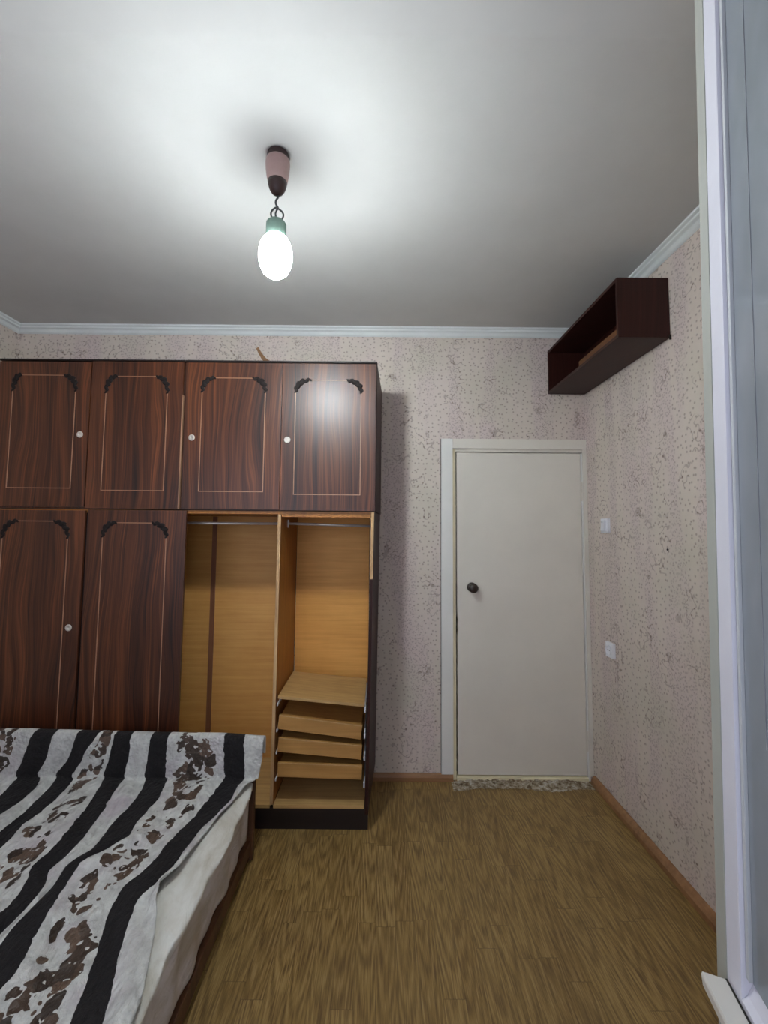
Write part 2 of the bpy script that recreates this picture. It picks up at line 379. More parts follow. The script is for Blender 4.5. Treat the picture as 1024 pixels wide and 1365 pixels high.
# worn wooden threshold bar and lumps of broken plaster before it
obj('threshold', B(DX0 + .022, DX1 - .015, YB - .012, YB + .10, 0.0, 0.022, .004), M['yellow_jamb'], door)
def rubble(x0, x1, y0, y1, h, nx, ny, seed):
    rg = random.Random(seed); bm = bmesh.new(); g = []
    for j in range(ny + 1):
        row = []
        for i in range(nx + 1):
            fx = i / nx; fy = j / ny
            yy = y0 + (y1 - y0) * fy + rg.uniform(-.004, .004)
            if j == 0: yy += 0.022 * math.sin(fx * 9 + seed) + rg.uniform(-.006, .006) + .02 * abs(math.sin(fx * 4))
            env = min(1, fy * 1.6) * min(1, fx * 8, (1 - fx) * 8)
            z = 0.001 + env * h * (0.35 + 0.65 * rg.random()) if j > 0 else 0.0005
            row.append(bm.verts.new((x0 + (x1 - x0) * fx, min(yy, YB - .013), z)))
        g.append(row)
    for j in range(ny):
        for i in range(nx): bm.faces.new((g[j][i], g[j][i + 1], g[j + 1][i + 1], g[j + 1][i]))
    base = [bm.verts.new((v.co.x, v.co.y, 0)) for v in g[-1]]
    for i in range(nx): bm.faces.new((g[-1][i], g[-1][i + 1], base[i + 1], base[i]))
    return bm
crust = rubble(0.44, 1.27, YB - .10, YB - .012, .016, 80, 8, 5)
for (cx_, cy_, s_) in ((0.70, 2.795, .013), (0.80, 2.80, .010), (0.95, 2.803, .008), (0.735, 2.775, .007), (1.12, 2.79, .007), (0.50, 2.775, .008)):
    bm = bmesh.new(); bmesh.ops.create_icosphere(bm, subdivisions=2, radius=s_)
    for v in bm.verts: v.co = Vector((v.co.x * 1.9, v.co.y, v.co.z * .75)) * random.uniform(.8, 1.2) + Vector((cx_, cy_, s_ * .6 + .012))
    bm_ = bm; me_ = bpy.data.meshes.new('t'); bm_.to_mesh(me_); bm_.free(); crust.from_mesh(me_); bpy.data.meshes.remove(me_)

tag(obj('plaster_crust', crust, M['plaster']), 'ragged crust and lumps of broken grey plaster along the foot of the cream door', 'rubble', kind='stuff')

# ---------------------------------------------------------------- wall switches
def switch(y, z, label, kind):
    t_ = thing('light_switch' if kind == 's' else 'wall_socket', label, 'switch' if kind == 's' else 'socket', (XR, y, z))
    obj('plate', B(-.016, 0, -.041, .041, -.041, .041, .004), M['white_plastic'], t_)
    if kind == 's':
        m_ = Matrix.Translation((-.016, 0, 0)) @ Matrix.Rotation(math.radians(5), 4, 'Y')
        obj('rocker', B(-.010, 0, -.020, .020, -.030, .030, .002, mat=m_), M['white_plastic'], t_)
        obj('indicator', B(-.029, -.026, -.004, .004, .016, .024, .001), M['grey_plastic'], t_)
    else:
        bm = bmesh.new(); lathe(bm, [(.027, -.016), (.027, -.024), (.022, -.024), (.020, -.018), (.001, -.018)], (0, 0, 0), 24, 'x'); obj('socket_cup', bm, M['white_plastic'], t_)
        for s_ in (-.0095, .0095):
            bm = bmesh.new(); lathe(bm, [(.0028, -.0195), (.0028, -.017)], (0, s_, 0), 10, 'x'); obj('contact_hole', bm, M['edge_dark'], t_)
switch(2.585, 1.538, 'white square light switch on the right wall at shoulder height beside the door', 's')
switch(2.565, 0.845, 'white square wall socket on the right wall below the light switch', 'p')

# ---------------------------------------------------------------- hanging shelf box, right wall
sh = thing('wall_shelf', 'dark reddish-brown open box shelf fixed high on the right wall', 'shelf', (XR, 2.39, 2.375))
sx0, sx1, sy0, sy1, sz0, sz1, th = 1.064, XR - .003, 1.965, 2.815, 2.376, 2.655, .016
obj('side_panel', B(sx0, sx1, sy0, sy0 + th, sz0, sz1, .001, off=sh.location), M['mahog'], sh)
obj('side_panel', B(sx0, sx1, sy1 - th, sy1, sz0, sz1, .001, off=sh.location), M['mahog'], sh)
obj('top_panel', B(sx0, sx1, sy0 + th, sy1 - th, sz1 - th, sz1, .001, off=sh.location), M['mahog'], sh)
obj('bottom_panel', B(sx0, sx1, sy0 + th, sy1 - th, sz0, sz0 + th, .001, off=sh.location), M['mahog'], sh)
obj('back_panel', B(sx1 - .006, sx1, sy0 + th, sy1 - th, sz0 + th, sz1 - th, off=sh.location), M['mahog'], sh)
o = obj('lit_patch_board', B(1.150, 1.164, sy0 + th + .001, 2.56, sz0 + th, 2.492, .001, off=sh.location), M['dull_ochre'], sh); o['label'] = 'ochre board added inside the shelf for the lamplit back panel'  # added board: its ochre paints the lamplight on the back panel
obj('hanger_plate', B(sx1 - .006, sx1 + .0015, sy0 - .006, sy0, sz0 - .010, sz0 + .012, off=sh.location), M['edge_dark'], sh)

# ---------------------------------------------------------------- wardrobe
K = 1.017; WX = lambda x: x * K; WZ = lambda z: 1.5 + (z - 1.5) * K
YD = 2.325; YF = 2.343; YR = 2.822            # door face, carcass front, carcass back
def grooves(parent, door_rect, inner, top_solid, shows):
    """routed outline on a door: two uprights, top and bottom strokes, carved corner scrolls"""
    gx0, gx1, gz0, gz1, tx0, tx1, tz = inner
    y0 = YD - .0012; y1 = YD + .001; wd = .0022
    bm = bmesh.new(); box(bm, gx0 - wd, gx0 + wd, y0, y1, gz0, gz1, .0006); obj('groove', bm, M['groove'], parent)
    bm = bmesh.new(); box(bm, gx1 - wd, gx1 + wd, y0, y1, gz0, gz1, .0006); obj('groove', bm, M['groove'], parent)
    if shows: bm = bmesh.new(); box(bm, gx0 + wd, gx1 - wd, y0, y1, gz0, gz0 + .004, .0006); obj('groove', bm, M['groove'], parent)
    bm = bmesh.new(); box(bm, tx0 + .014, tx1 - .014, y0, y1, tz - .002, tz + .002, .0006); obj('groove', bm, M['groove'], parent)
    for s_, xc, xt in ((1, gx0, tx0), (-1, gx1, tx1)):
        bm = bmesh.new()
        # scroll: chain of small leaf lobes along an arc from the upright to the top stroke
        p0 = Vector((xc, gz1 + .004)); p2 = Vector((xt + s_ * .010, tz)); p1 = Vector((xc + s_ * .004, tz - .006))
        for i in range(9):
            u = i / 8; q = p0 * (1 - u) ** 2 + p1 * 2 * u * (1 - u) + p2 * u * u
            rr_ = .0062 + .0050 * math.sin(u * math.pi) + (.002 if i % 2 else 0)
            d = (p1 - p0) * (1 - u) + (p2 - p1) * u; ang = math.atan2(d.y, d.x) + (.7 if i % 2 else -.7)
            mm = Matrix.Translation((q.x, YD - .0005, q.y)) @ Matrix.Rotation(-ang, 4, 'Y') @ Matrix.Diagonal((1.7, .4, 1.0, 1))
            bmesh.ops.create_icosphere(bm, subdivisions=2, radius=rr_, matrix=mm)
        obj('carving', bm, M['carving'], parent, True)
def keyhole(parent, x, z):
    bm = bmesh.new(); lathe(bm, [(.0165, 0.001), (.0165, -.0025), (.0135, -.004), (.0065, -.004), (.0055, -.002)], (x, YD, z), 24, 'y')
    e = obj('escutcheon', bm, M['chrome'], parent, True); e['label'] = 'round pale metal keyhole ring'
    return e
def mkdoor(root, x0, x1, z0, z1, inner, key=None, shows=True, y=0.0):
    d = obj('door', B(x0, x1, YD, YF - .001, z0, z1, .0012), M['sapele'], root)
    grooves(d, None, inner, True, shows)
    if key: keyhole(d, *key)
    return d
tz0, tz1 = WZ(1.597), WZ(2.371)
g = WX
def carcass(root, x0, x1, z0, z1, parts):
    th_ = .016
    obj('side_panel', B(x0, x0 + th_, YF, YR, z0, z1), M['sapele'], root); obj('side_panel', B(x1 - th_, x1, YF, YR, z0, z1), M['sapele'], root)
    obj('top_panel', B(x0 + th_, x1 - th_, YF, YR, z1 - th_, z1), M['sapele'], root); obj('bottom_panel', B(x0 + th_, x1 - th_, YF, YR, z0, z0 + th_), M['sapele'], root)
    obj('back_panel', B(x0 + th_, x1 - th_, YR - .004, YR, z0 + th_, z1 - th_), M['in_back'], root)
xA0, xA1, xA2, xA3, xA4 = g(-1.975), g(-1.505), g(-1.018), g(-.5135), g(-.024)
tA = thing('upper_cabinet', 'dark sapele two-door upper cabinet, left of the pair on top of the wardrobe', 'cabinet', (0, 0, 0))
carcass(tA, xA0, xA2 - .001, tz0, tz1, None)
mkdoor(tA, xA0 - .01, xA1 - .003, tz0 + .010, tz1 - .010, (g(-1.908), g(-1.582), WZ(1.699), WZ(2.206), g(-1.882), g(-1.631), WZ(2.289)), (g(-1.547), WZ(1.978)))
mkdoor(tA, xA1 + .003, xA2 - .012, tz0 + .002, tz1 - .006, (g(-1.425), g(-1.107), WZ(1.690), WZ(2.199), g(-1.384), g(-1.153), WZ(2.286)))
bm = bmesh.new(); box(bm, xA2 - .011, xA2 - .006, YD - .004, YF, tz0 + .004, WZ(2.19), .001); o = obj('edge_strip', bm, M['groove'], tA); o['label'] = 'thin pale strip at the door edge'
tB = thing('upper_cabinet', 'sapele two-door upper cabinet with lamp glare, right of the pair on the wardrobe', 'cabinet', (0, 0, 0))
carcass(tB, xA2 + .001, xA4 - .001, tz0, tz1, None)
def skew(o_, dx):
    for v in o_.data.vertices:
        if v.co.y > (YF + YR) / 2: v.co.x += dx
o = obj('side_cladding', B(xA4 - .0008, xA4 + .002, YF - .002, YR, tz0, tz1), M['mahog'], tB)
for v in o.data.vertices:
    if v.co.y > 2.6 and v.co.x > xA4: v.co.x += .026
mkdoor(tB, xA2 + .003, xA3 - .0015, tz0 + .004, tz1 - .008, (g(-.927), g(-.5995), WZ(1.689), WZ(2.207), g(-.875), g(-.652), WZ(2.282)), (g(-.972), WZ(1.967)))
mkdoor(tB, xA3 + .0015, xA4 - .002, tz0, tz1 - .008, (g(-.4425), g(-.1035), WZ(1.677), WZ(2.209), g(-.377), g(-.162), WZ(2.275)), (g(-.480), WZ(1.960)))
obj('top_rail', B(xA2 + .001, xA4 + .003, YD - .004, YF, tz1 - .004, tz1 + .004, .001), M['edge_dark'], tB)
obj('top_rail', B(xA0 - .012, xA2 - .001, YD - .004, YF, tz1 - .004, tz1 + .004, .001), M['edge_dark'], tA)

lw = thing('wardrobe', 'large dark sapele wardrobe with two closed doors and two open compartments under the upper cabinets', 'wardrobe', (0, 0, 0))
LZ1 = tz0 - .003; LX0 = g(-1.975); LXR = g(-.030); LB = .118
# side panels lean a few mm inwards towards the foot, as in the photograph
def leanbox(x0, x1, y0_, y1_, z0, z1, dx):
    b_ = B(x0, x1, y0_, y1_, z0, z1)
    for v in b_.verts:
        if v.co.z < (z0 + z1) / 2: v.co.x += dx
    return b_
o = obj('side_panel', leanbox(LXR - .016, LXR, YF - .012, YR, .098, LZ1, -.016), M['mahog'], lw)
for v in o.data.vertices:
    if v.co.y > 2.6 and v.co.x > LXR - .018 and abs(v.co.x - (LXR - (.016 if v.co.z < 1 else 0))) < .001: v.co.x += .030
o = obj('edge_strip', leanbox(LXR - .0155, LXR - .0005, YF - .0135, YF - .0122, 1.25, LZ1, -.004), M['edge_pale'], lw); o['label'] = 'pale bare front edge of the right side'
obj('side_panel', B(LX0, LX0 + .016, YF, YR, 0, LZ1), M['sapele'], lw)
obj('top_panel', B(LX0 + .016, LXR - .017, YF, YR, LZ1 - .016, LZ1), M['in_side'], lw)
PX0, PX1 = g(-.522), g(-.506)
pt = obj('partition', leanbox(PX0, PX1, YF, YR - .006, LB + .016, LZ1 - .017, -.006), M['in_side'], lw)
o = obj('edge_strip', leanbox(PX0, PX1, YF - .0015, YF - .0002, LB + .016, LZ1 - .017, -.006), M['edge_pale'], lw); o['label'] = 'pale front edge of the partition'
obj('partition', B(g(-1.50), g(-1.484), YF, YR - .006, LB + .016, LZ1 - .017), M['edge_dark'], lw)
obj('back_panel', B(g(-1.484), PX0 - .008, YR - .012, YR - .006, LB, LZ1 - .017), M['in_back'], lw)
obj('back_panel', B(PX1 + .001, LXR - .034, YR - .012, YR - .006, LB, LZ1 - .017), M['in_back_r'], lw)
o = obj('cover_batten', B(-1.040, -1.012, YR - .018, YR - .0125, LB + .018, LZ1 - .02), M['batten'], lw); o['label'] = 'brown batten over the joint of the back boards'
obj('bottom_board', B(LX0 + .016, PX0 - .006, YF - .002, YR - .013, LB, LB + .016), M['in_shelf'], lw)
obj('bottom_board', B(PX1 - .004, LXR - .036, YF - .002, YR - .013, LB, LB + .016), M['in_shelf'], lw)
obj('front_rail', B(LX0 + .016, LXR - .035, YF + .002, YF + .018, LB - .020, LB - .0005), M['edge_dark'], lw)
obj('plinth', B(LX0 + .016, LXR - .018, YF + .030, YR - .03, 0, LB - .021), M['edge_dark'], lw)
obj('top_rail', B(PX1 + .004, LXR - .018, YF + .003, YF + .018, LZ1 - .030, LZ1 - .0165), M['in_side'], lw)
# clothes rails
bm = tube(bmesh.new(), [(g(-1.484), 2.52, WZ(1.530)), (PX0 - .001, 2.52, WZ(1.532))], .0075, 12); obj('clothes_rail', bm, M['chrome'], lw, True)
bm = tube(bmesh.new(), [(PX1 + .004, 2.52, WZ(1.533)), (LXR - .018, 2.52, WZ(1.522))], .0075, 12); rl = obj('clothes_rail', bm, M['chrome'], lw, True)
obj('rail_bracket', B(PX1 + .0003, PX1 + .006, 2.508, 2.532, WZ(1.51), WZ(1.553), .002), M['chrome'], rl)
# lower doors
mkdoor(lw, LX0 - .02, g(-1.499), LB + .01, LZ1 - .006, (g(-1.911), g(-1.580), WZ(.50), WZ(1.447), g(-1.850), g(-1.640), WZ(1.532)), (g(-1.549), WZ(1.002)), False)
mkdoor(lw, g(-1.483), g(-.985), LB + .01, LZ1 - .002, (g(-1.404), g(-1.082), WZ(.50), WZ(1.455), g(-1.351), g(-1.142), WZ(1.527)), None, False)
# inner shelf and three sagging pull-out trays
ix0, ix1 = PX1 + .001, LXR - .036
def slab(x0, x1, y0_, y1_, z, thk, tilt, xc, mat_, name, parent, bev=.001):
    mm = Matrix.Translation((xc, 0, z)) @ Matrix.Rotation(math.radians(tilt), 4, 'Y')
    return obj(name, B(x0 - xc, x1 - xc, y0_, y1_, -thk, 0, bev, mat=mm), mat_, parent)
xc = (ix0 + ix1) / 2
slab(ix0 + .006, ix1 - .003, YF - .002, 2.74, WZ(.657), .014, 4.9, xc, M['in_shelf'], 'shelf', lw)
for zt, tl in ((WZ(.560), 6.6), (WZ(.458), 4.7), (WZ(.3515), 1.4)):
    a0, a1 = ix0 + .014, ix1 - .012
    tr = slab(a0 + .004, a1 - .004, YF + .012, 2.74, zt - .010, .010, tl, xc, M['tray'], 'drawer', lw)
    slab(a0, a1, YF - .004, YF + .010, zt, .068, tl, xc, M['tray'], 'drawer_front', tr, .0015)
    slab(a0, a1, YF - .0046, YF - .0041, zt - .0004, .004, tl, xc, M['edge_pale'], 'front_lip', tr, 0)
    for sx_ in (a0 + .004, a1 - .012): slab(sx_, sx_ + .008, YF + .011, 2.74, zt - .021, .045, tl, xc, M['tray'], 'drawer_side', tr, 0)
for zz in (WZ(.630), WZ(.505), WZ(.40), WZ(.272)):
    o = obj('runner', B(ix0 + .0003, ix0 + .006, YF + .001, 2.72, zz - .006, zz + .006, .001), M['white_plastic'], lw)
    o = obj('runner', B(ix1 - .005, ix1 + .002, YF + .001, 2.72, zz - .034, zz - .008, .001), M['white_plastic'], lw)

# torn wallpaper scrap standing up behind the cabinet top
bm = bmesh.new(); pr = None
pts = [(-.805, 2.658), (-.790, 2.668), (-.768, 2.628), (-.742, 2.598), (-.715, 2.578), (-.700, 2.560), (-.745, 2.560), (-.775, 2.600)]
Af = [bm.verts.new((x, YB - .004 - .012 * max(0, z - 2.56) / .1, z)) for x, z in pts]; Bf = [bm.verts.new((v.co.x, v.co.y - .0015, v.co.z)) for v in Af]; n = len(pts)
for i in range(n): bm.faces.new((Af[i], Af[(i + 1) % n], Bf[(i + 1) % n], Bf[i]))
bm.faces.new(Af); bm.faces.new(Bf)
tag(obj('wallpaper_scrap', bm, M['skirt']), 'small brown scrap of torn wallpaper curling off the back wall above the upper cabinets', 'wallpaper scrap')

# ---------------------------------------------------------------- ceiling lamp
LX, LY = -.365, 1.475
lamp = thing('ceiling_lamp', 'bare glowing white bulb hanging on wires from a pink and brown ceiling rose', 'lamp', (LX, LY, ZC))
bm = lathe(bmesh.new(), [(.036, 0), (.037, -.006), (.034, -.010), (.036, -.016), (.034, -.022), (.030, -.026)], seg=32); obj('rose_ring', bm, M['rose_brown'], lamp, True)
bm = lathe(bmesh.new(), [(.030, -.020), (.0405, -.024), (.042, -.038), (.040, -.064), (.036, -.090), (.033, -.104)], seg=32); rose = obj('ceiling_rose', bm, M['rose_pink'], lamp, True); rose['label'] = 'pinkish ceiling cup'
bm = lathe(bmesh.new(), [(.0333, -.103), (.031, -.115), (.027, -.128), (.020, -.140), (.010, -.148), (.004, -.150)], seg=32); obj('rose_cap', bm, M['rose_brown'], lamp, True)
bm = bmesh.new(); pts = []
for i in range(22): u = i / 21; pts.append((.004 * math.sin(u * 9), .003 * math.cos(u * 9), -.146 - .058 * u))
tube(bm, pts, .0035, 8); obj('wire', bm, M['wire'], lamp, True)
for s_ in (-1, 1):
    bm = bmesh.new(); pts = []
    for i in range(17):
        a = i / 16; pts.append((s_ * (.017 * math.sin(a * math.pi) ** .8 + .003 * a) + (.004 if s_ > 0 else 0), .004 * s_, -.196 - .052 * a + .004 * math.sin(a * math.pi)))
    tube(bm, pts, .0032, 8); obj('wire', bm, M['wire'], lamp, True)
bm = bmesh.new(); tube(bm, [(.001, 0, -.200), (-.004, 0, -.215), (-.002, 0, -.228), (.004, 0, -.248)], .003, 8); obj('wire', bm, M['wire'], lamp, True)
bm = lathe(bmesh.new(), [(.014, -.240), (.027, -.245), (.0335, -.252), (.0345, -.262), (.0345, -.298), (.0335, -.301), (.030, -.3012)], seg=14); obj('bulb_holder', bm, M['socket'], lamp)
bm = lathe(bmesh.new(), [(.029, -.3015), (.039, -.308), (.0475, -.320), (.0535, -.338), (.0565, -.360), (.056, -.380), (.051, -.404), (.040, -.426), (.023, -.439), (.005, -.443)], seg=40)
a = NT('bulb_glow'); a.color((1, 1, 1, 1)); a.b.inputs['Emission Color'].default_value = (0.87, 0.96, 1.0, 1)
tc = a.n('ShaderNodeTexCoord'); sp = a.n('ShaderNodeSeparateXYZ'); a.l(tc.outputs['Object'], sp.inputs[0])
mr = a.n('ShaderNodeMapRange'); mr.inputs['From Min'].default_value = -.375; mr.inputs['From Max'].default_value = -.340; mr.inputs['To Min'].default_value = BULB_LOW; mr.inputs['To Max'].default_value = BULB_TOP
a.l(sp.outputs[2], mr.inputs[0]); a.l(mr.outputs[0], a.b.inputs['Emission Strength'])
bulb = obj('bulb', bm, a.m, lamp, True); bulb['label'] = 'glowing white bulb'

# ---------------------------------------------------------------- bed
bed = thing('bed', 'low divan bed with brown wooden frame in front of the wardrobe', 'bed', (-1.28, 1.2, 0))
O = bed.location; BX0, BX1, BY0, BY1 = -2.02, -.572, .22, 2.17
obj('footboard', B(BX0, BX1 + .010, BY1 - .030, BY1, 0.012, .535, .004, off=O), M['bed_wood'], bed)
obj('headboard', B(BX0, BX1 + .006, BY0 - .03, BY0, 0.012, .60, .004, off=O), M['bed_wood'], bed)
obj('side_board', B(BX1 - .022, BX1, BY0 + .001, BY1 - .031, .040, .100, .003, off=O), M['bed_wood'], bed)
obj('side_board', B(BX0, BX0 + .022, BY0 + .001, BY1 - .031, .040, .100, .003, off=O), M['bed_wood'], bed)
obj('slat_base', B(BX0 + .023, BX1 - .023, BY0 + .001, BY1 - .031, .085, .100, off=O), M['bed_wood'], bed)
for lx in (BX1 - .030, BX0 + .030):
    for ly in (1.90, .55):
        bm = lathe(bmesh.new(), [(.013, 0), (.016, .01), (.024, .085)], (lx - O.x, ly - O.y, 0), 16); obj('leg', bm, M['bed_wood'], bed, True)
    bm = B(lx - .02, lx + .02, BY1 - .026, BY1 - .004, 0, .0115, off=O); obj('leg', bm, M['bed_wood'], bed)
def fabric(name, c, c2, scale=14, bump=.5):
    a = NT(name); n = a.noise(a.coords((1, .5, 1)), scale, 5, 0.6, .6)
    a.color(a.ramp(n, [(0.35, srgb(*c2)), (0.6, srgb(*c))])); a.rough(.9)
    n2 = a.noise(a.coords((1, .45, 1)), 13, 4, .6, 1.2); a.bump(n2, bump, .012); return a.m
M['mattress'] = fabric('mattress_cloth', (214, 208, 204), (186, 176, 158), 9, .9)
M['sheet'] = fabric('cream_sheet', (224, 222, 214), (196, 190, 176), 10, 1.0)
# mattress: rounded slab with wavy side
def grid(bm, P):
    V = [[bm.verts.new(p) for p in row] for row in P]
    for j in range(len(V) - 1):
        for i in range(len(V[0]) - 1): bm.faces.new((V[j][i], V[j][i + 1], V[j + 1][i + 1], V[j + 1][i]))
    return V
rg = random.Random(11)
bm = B(BX0 + .01, BX1 - .006, BY0 + .01, BY1 - .042, .101, .350, .028)
bmesh.ops.subdivide_edges(bm, edges=[e for e in bm.edges if abs(e.verts[0].co.y - e.verts[1].co.y) > 1], cuts=90, use_grid_fill=True)
for v in bm.verts:
    if v.co.x > BX1 - .05 and v.co.z < .33:
        v.co.x += .006 * math.sin(v.co.y * 17 + v.co.z * 12) + .004 * math.sin(v.co.y * 41 + 2) - .004
tag(obj('mattress', bm, M['mattress'], None, True), 'thick off-white mattress lying in the low wooden bed frame', 'mattress')
# sheet over the mattress, its free edge overhanging a little
P = []
NY = 150
for j in range(NY + 1):
    y = BY0 + .015 + (BY1 - .052 - BY0 - .015) * j / NY
    row = []
    wv = .010 * math.sin(y * 7.5 + 1) + .006 * math.sin(y * 23) + .003 * math.sin(y * 47)
    prof = [(-1.10, .354), (-.80, .354), (-.72, .356), (-.66, .359), (-.62, .361 + .4 * abs(wv)), (-.595, .362 + wv * .3), (-.578, .361), (-.562 + wv * .4, .3605), (-.5530 + wv * .6, .3585), (-.5510 + wv * .7, .354), (-.5520 + wv * .7, .345 + wv * .5), (-.558 + wv * .6, .338 + wv * .6)]
    for x, z in prof: row.append((x, y, z - .003 + (.0022 * math.sin(y * 11 + x * 60) ** 2 + .0025 * max(0, math.sin(y * 5.5 - x * 48)) ** 3 if -.67 < x < -.575 else 0)))
    P.append(row)
bm = bmesh.new(); grid(bm, P)
o = obj('bed_sheet', bm, M['sheet'], None, True); tag(o, 'cream white bed sheet showing along the right edge of the mattress', 'sheet')
md = o.modifiers.new('thickness', 'SOLIDIFY'); md.thickness = .003; md.offset = 1
md = o.modifiers.new('smooth', 'SUBSURF'); md.levels = 1; md.render_levels = 1

# bedspread: rows across the bed, each with the places where its printed stripes cross (measured along x)
ROWS = [
('d',0.570,[-1.578,-1.481,-1.378,-1.281,-1.244,-1.208,-1.129,-1.038,-0.959,-0.874,-0.704,-0.613,-0.525]),
('d',0.488,[-1.601,-1.494,-1.394,-1.325,-1.286,-1.216,-1.127,-1.044,-0.958,-0.834,-0.697,-0.601,-0.525]),
('d',0.395,[-1.633,-1.531,-1.450,-1.374,-1.314,-1.241,-1.141,-1.052,-0.955,-0.798,-0.689,-0.598,-0.537]),
('t',2.016,[-1.591,-1.469,-1.419,-1.344,-1.285,-1.195,-1.125,-1.016,-0.918,-0.805,-0.695,-0.605,-0.576]),
('t',1.940,[-1.583,-1.465,-1.412,-1.336,-1.261,-1.181,-1.108,-1.008,-0.906,-0.828,-0.705,-0.602,-0.597]),
('t',1.853,[-1.570,-1.468,-1.397,-1.325,-1.274,-1.156,-1.084,-1.002,-0.904,-0.822,-0.713,-0.626,-0.617]),
('t',1.774,[-1.559,-1.471,-1.393,-1.330,-1.266,-1.139,-1.070,-1.002,-0.903,-0.815,-0.736,-0.662,-0.627]),
('t',1.701,[-1.540,-1.456,-1.390,-1.315,-1.231,-1.123,-1.057,-0.992,-0.891,-0.836,-0.742,-0.666,-0.638]),
('t',1.635,[-1.522,-1.441,-1.378,-1.315,-1.208,-1.118,-1.059,-0.987,-0.919,-0.883,-0.749,-0.673,-0.646]),
('t',1.562,[-1.502,-1.425,-1.365,-1.305,-1.194,-1.130,-1.074,-1.022,-0.975,-0.885,-0.764,-0.678,-0.652]),
('t',1.496,[-1.484,-1.410,-1.353,-1.296,-1.190,-1.100,-1.042,-1.013,-0.967,-0.865,-0.795,-0.696,-0.678]),
('t',1.435,[-1.467,-1.397,-1.342,-1.288,-1.178,-1.084,-1.037,-1.013,-0.956,-0.856,-0.793,-0.718,-0.662]),
('t',1.379,[-1.452,-1.385,-1.332,-1.280,-1.167,-1.084,-1.039,-1.013,-0.941,-0.858,-0.779,-0.707,-0.633]),
('t',1.328,[-1.438,-1.373,-1.323,-1.273,-1.164,-1.092,-1.042,-1.016,-0.929,-0.871,-0.760,-0.693,-0.613]),
('t',1.281,[-1.418,-1.356,-1.308,-1.259,-1.162,-1.099,-1.044,-1.009,-0.918,-0.855,-0.742,-0.679,-0.597]),
('t',1.210,[-1.386,-1.328,-1.282,-1.236,-1.145,-1.093,-1.034,-1.001,-0.893,-0.824,-0.720,-0.653,-0.574]),
('t',1.152,[-1.359,-1.304,-1.260,-1.217,-1.130,-1.081,-1.025,-0.994,-0.894,-0.791,-0.704,-0.632,-0.557]),
('t',1.095,[-1.334,-1.281,-1.240,-1.199,-1.117,-1.070,-1.011,-0.982,-0.887,-0.760,-0.688,-0.614,-0.550]),
]
UB = [.82, 1.18, 1.82, 2.18, 2.5, 2.82, 3.18, 3.82, 4.18, 4.5, 4.82, 5.18, 5.6]
def lerp_rows(s_):                                    # s_ = path length measured down the footboard, then along the bed
    keys = []
    for kd, q, xs in ROWS: keys.append((.57 - q if kd == 'd' else .19 + (2.135 - q), xs))
    if s_ <= keys[0][0]: return keys[0][1]
    for (a, xa), (b, xb) in zip(keys, keys[1:]):
        if s_ <= b:
            f_ = (s_ - a) / (b - a); f_ = f_ * f_ * (3 - 2 * f_) * .4 + f_ * .6
            return [p * (1 - f_) + q * f_ for p, q in zip(xa, xb)]
    d = min(.35, s_ - keys[-1][0])
    return [p + .03 * d / .35 for p in keys[-1][1]]
def x_at(xs, U):
    if U < UB[0]: return xs[0] - (UB[0] - U) * .27
    for i in range(len(UB) - 1):
        if U <= UB[i + 1]: return xs[i] + (xs[i + 1] - xs[i]) * (U - UB[i]) / (UB[i + 1] - UB[i])
    return xs[-1]
path = []                                             # (s, y, z): behind the footboard, over it, down, along the mattress
for i in range(6): path.append((-.075 + .012 * i, BY1 + .010, .470 + .0145 * i))
path += [(-.004, BY1 + .002, .549), (0, BY1 - .015, .553), (.004, BY1 - .034, .549)]
for i in range(1, 13): path.append((.004 + .0145 * i, BY1 - .036 - .002 * i * .5, .549 - .0140 * i))
path += [(.188, 2.118, .374)]
NS = 190
for i in range(1, NS + 1):
    y = 2.118 - (2.118 - .26) * i / NS; path.append((.19 + (2.135 - y), y, .372))
US = [-1.35 + (5.6 + 1.35) * i / 220 for i in range(221)]
bm = bmesh.new(); uvl = bm.loops.layers.uv.new('UVMap'); V = []; UVd = {}
def sm(a, b, v): v = max(0, min(1, (v - a) / (b - a))); return v * v * (3 - 2 * v)
for (s_, y, z) in path:
    xs = lerp_rows(max(0, s_)); row = []
    on_top = sm(.19, .30, s_); drape = 1 - sm(.15, .24, s_)
    for U in US:
        x = max(BX0 - .01, x_at(xs, U)) if U > -1.0 else BX0 - .01 + .0005 * U
        dz = 0; dy = 0
        # long soft folds running with the stripes, crossed by small puckers
        fold = math.sin(U * 4.4 + 1.3 * math.sin(y * 2.1) + y * 1.4)
        f2 = math.sin(U * 11 + y * 6 + 1.7 * math.sin(y * 5 + U)); f3 = math.sin(y * 13 + U * 2.3 + 2 * math.sin(U * 1.7))
        f4 = math.sin(y * 31 - U * 6) * math.sin(U * 9 + y * 3)
        dz = on_top * (.008 + .007 * fold + .0055 * f2 + .0045 * f3 + .003 * f4)
        # ridge beside the narrowed part of the white band between the 4th stripe and the flowers
        dz += on_top * .012 * math.exp(-((U - 4.25) / .12) ** 2) * sm(1.75, 1.65, y) * sm(1.2, 1.4, y)
        dz += on_top * .014 * math.exp(-((U - 3.95) / .25) ** 2) * math.exp(-((y - 1.58) / .09) ** 2)
        edge = sm(5.35, 5.6, U)
        dz += on_top * edge * (.004 + .004 * math.sin(y * 22))
        dy = -(drape) * (.006 + .006 * math.sin(U * 6.2 + .8) + .003 * math.sin(U * 15)) if s_ > .004 else 0
        if s_ > .16 and s_ < .22: dz += .004
        row.append(bm.verts.new((x, y + dy, z + max(-.002, dz) + (.006 * sm(-.8, -1.9, x) if s_ < .1 else 0) * 2.2 - (.012 * sm(-.75, -.5, x) if s_ < .1 else 0))))
        UVd[row[-1]] = (U, s_)
    V.append(row)
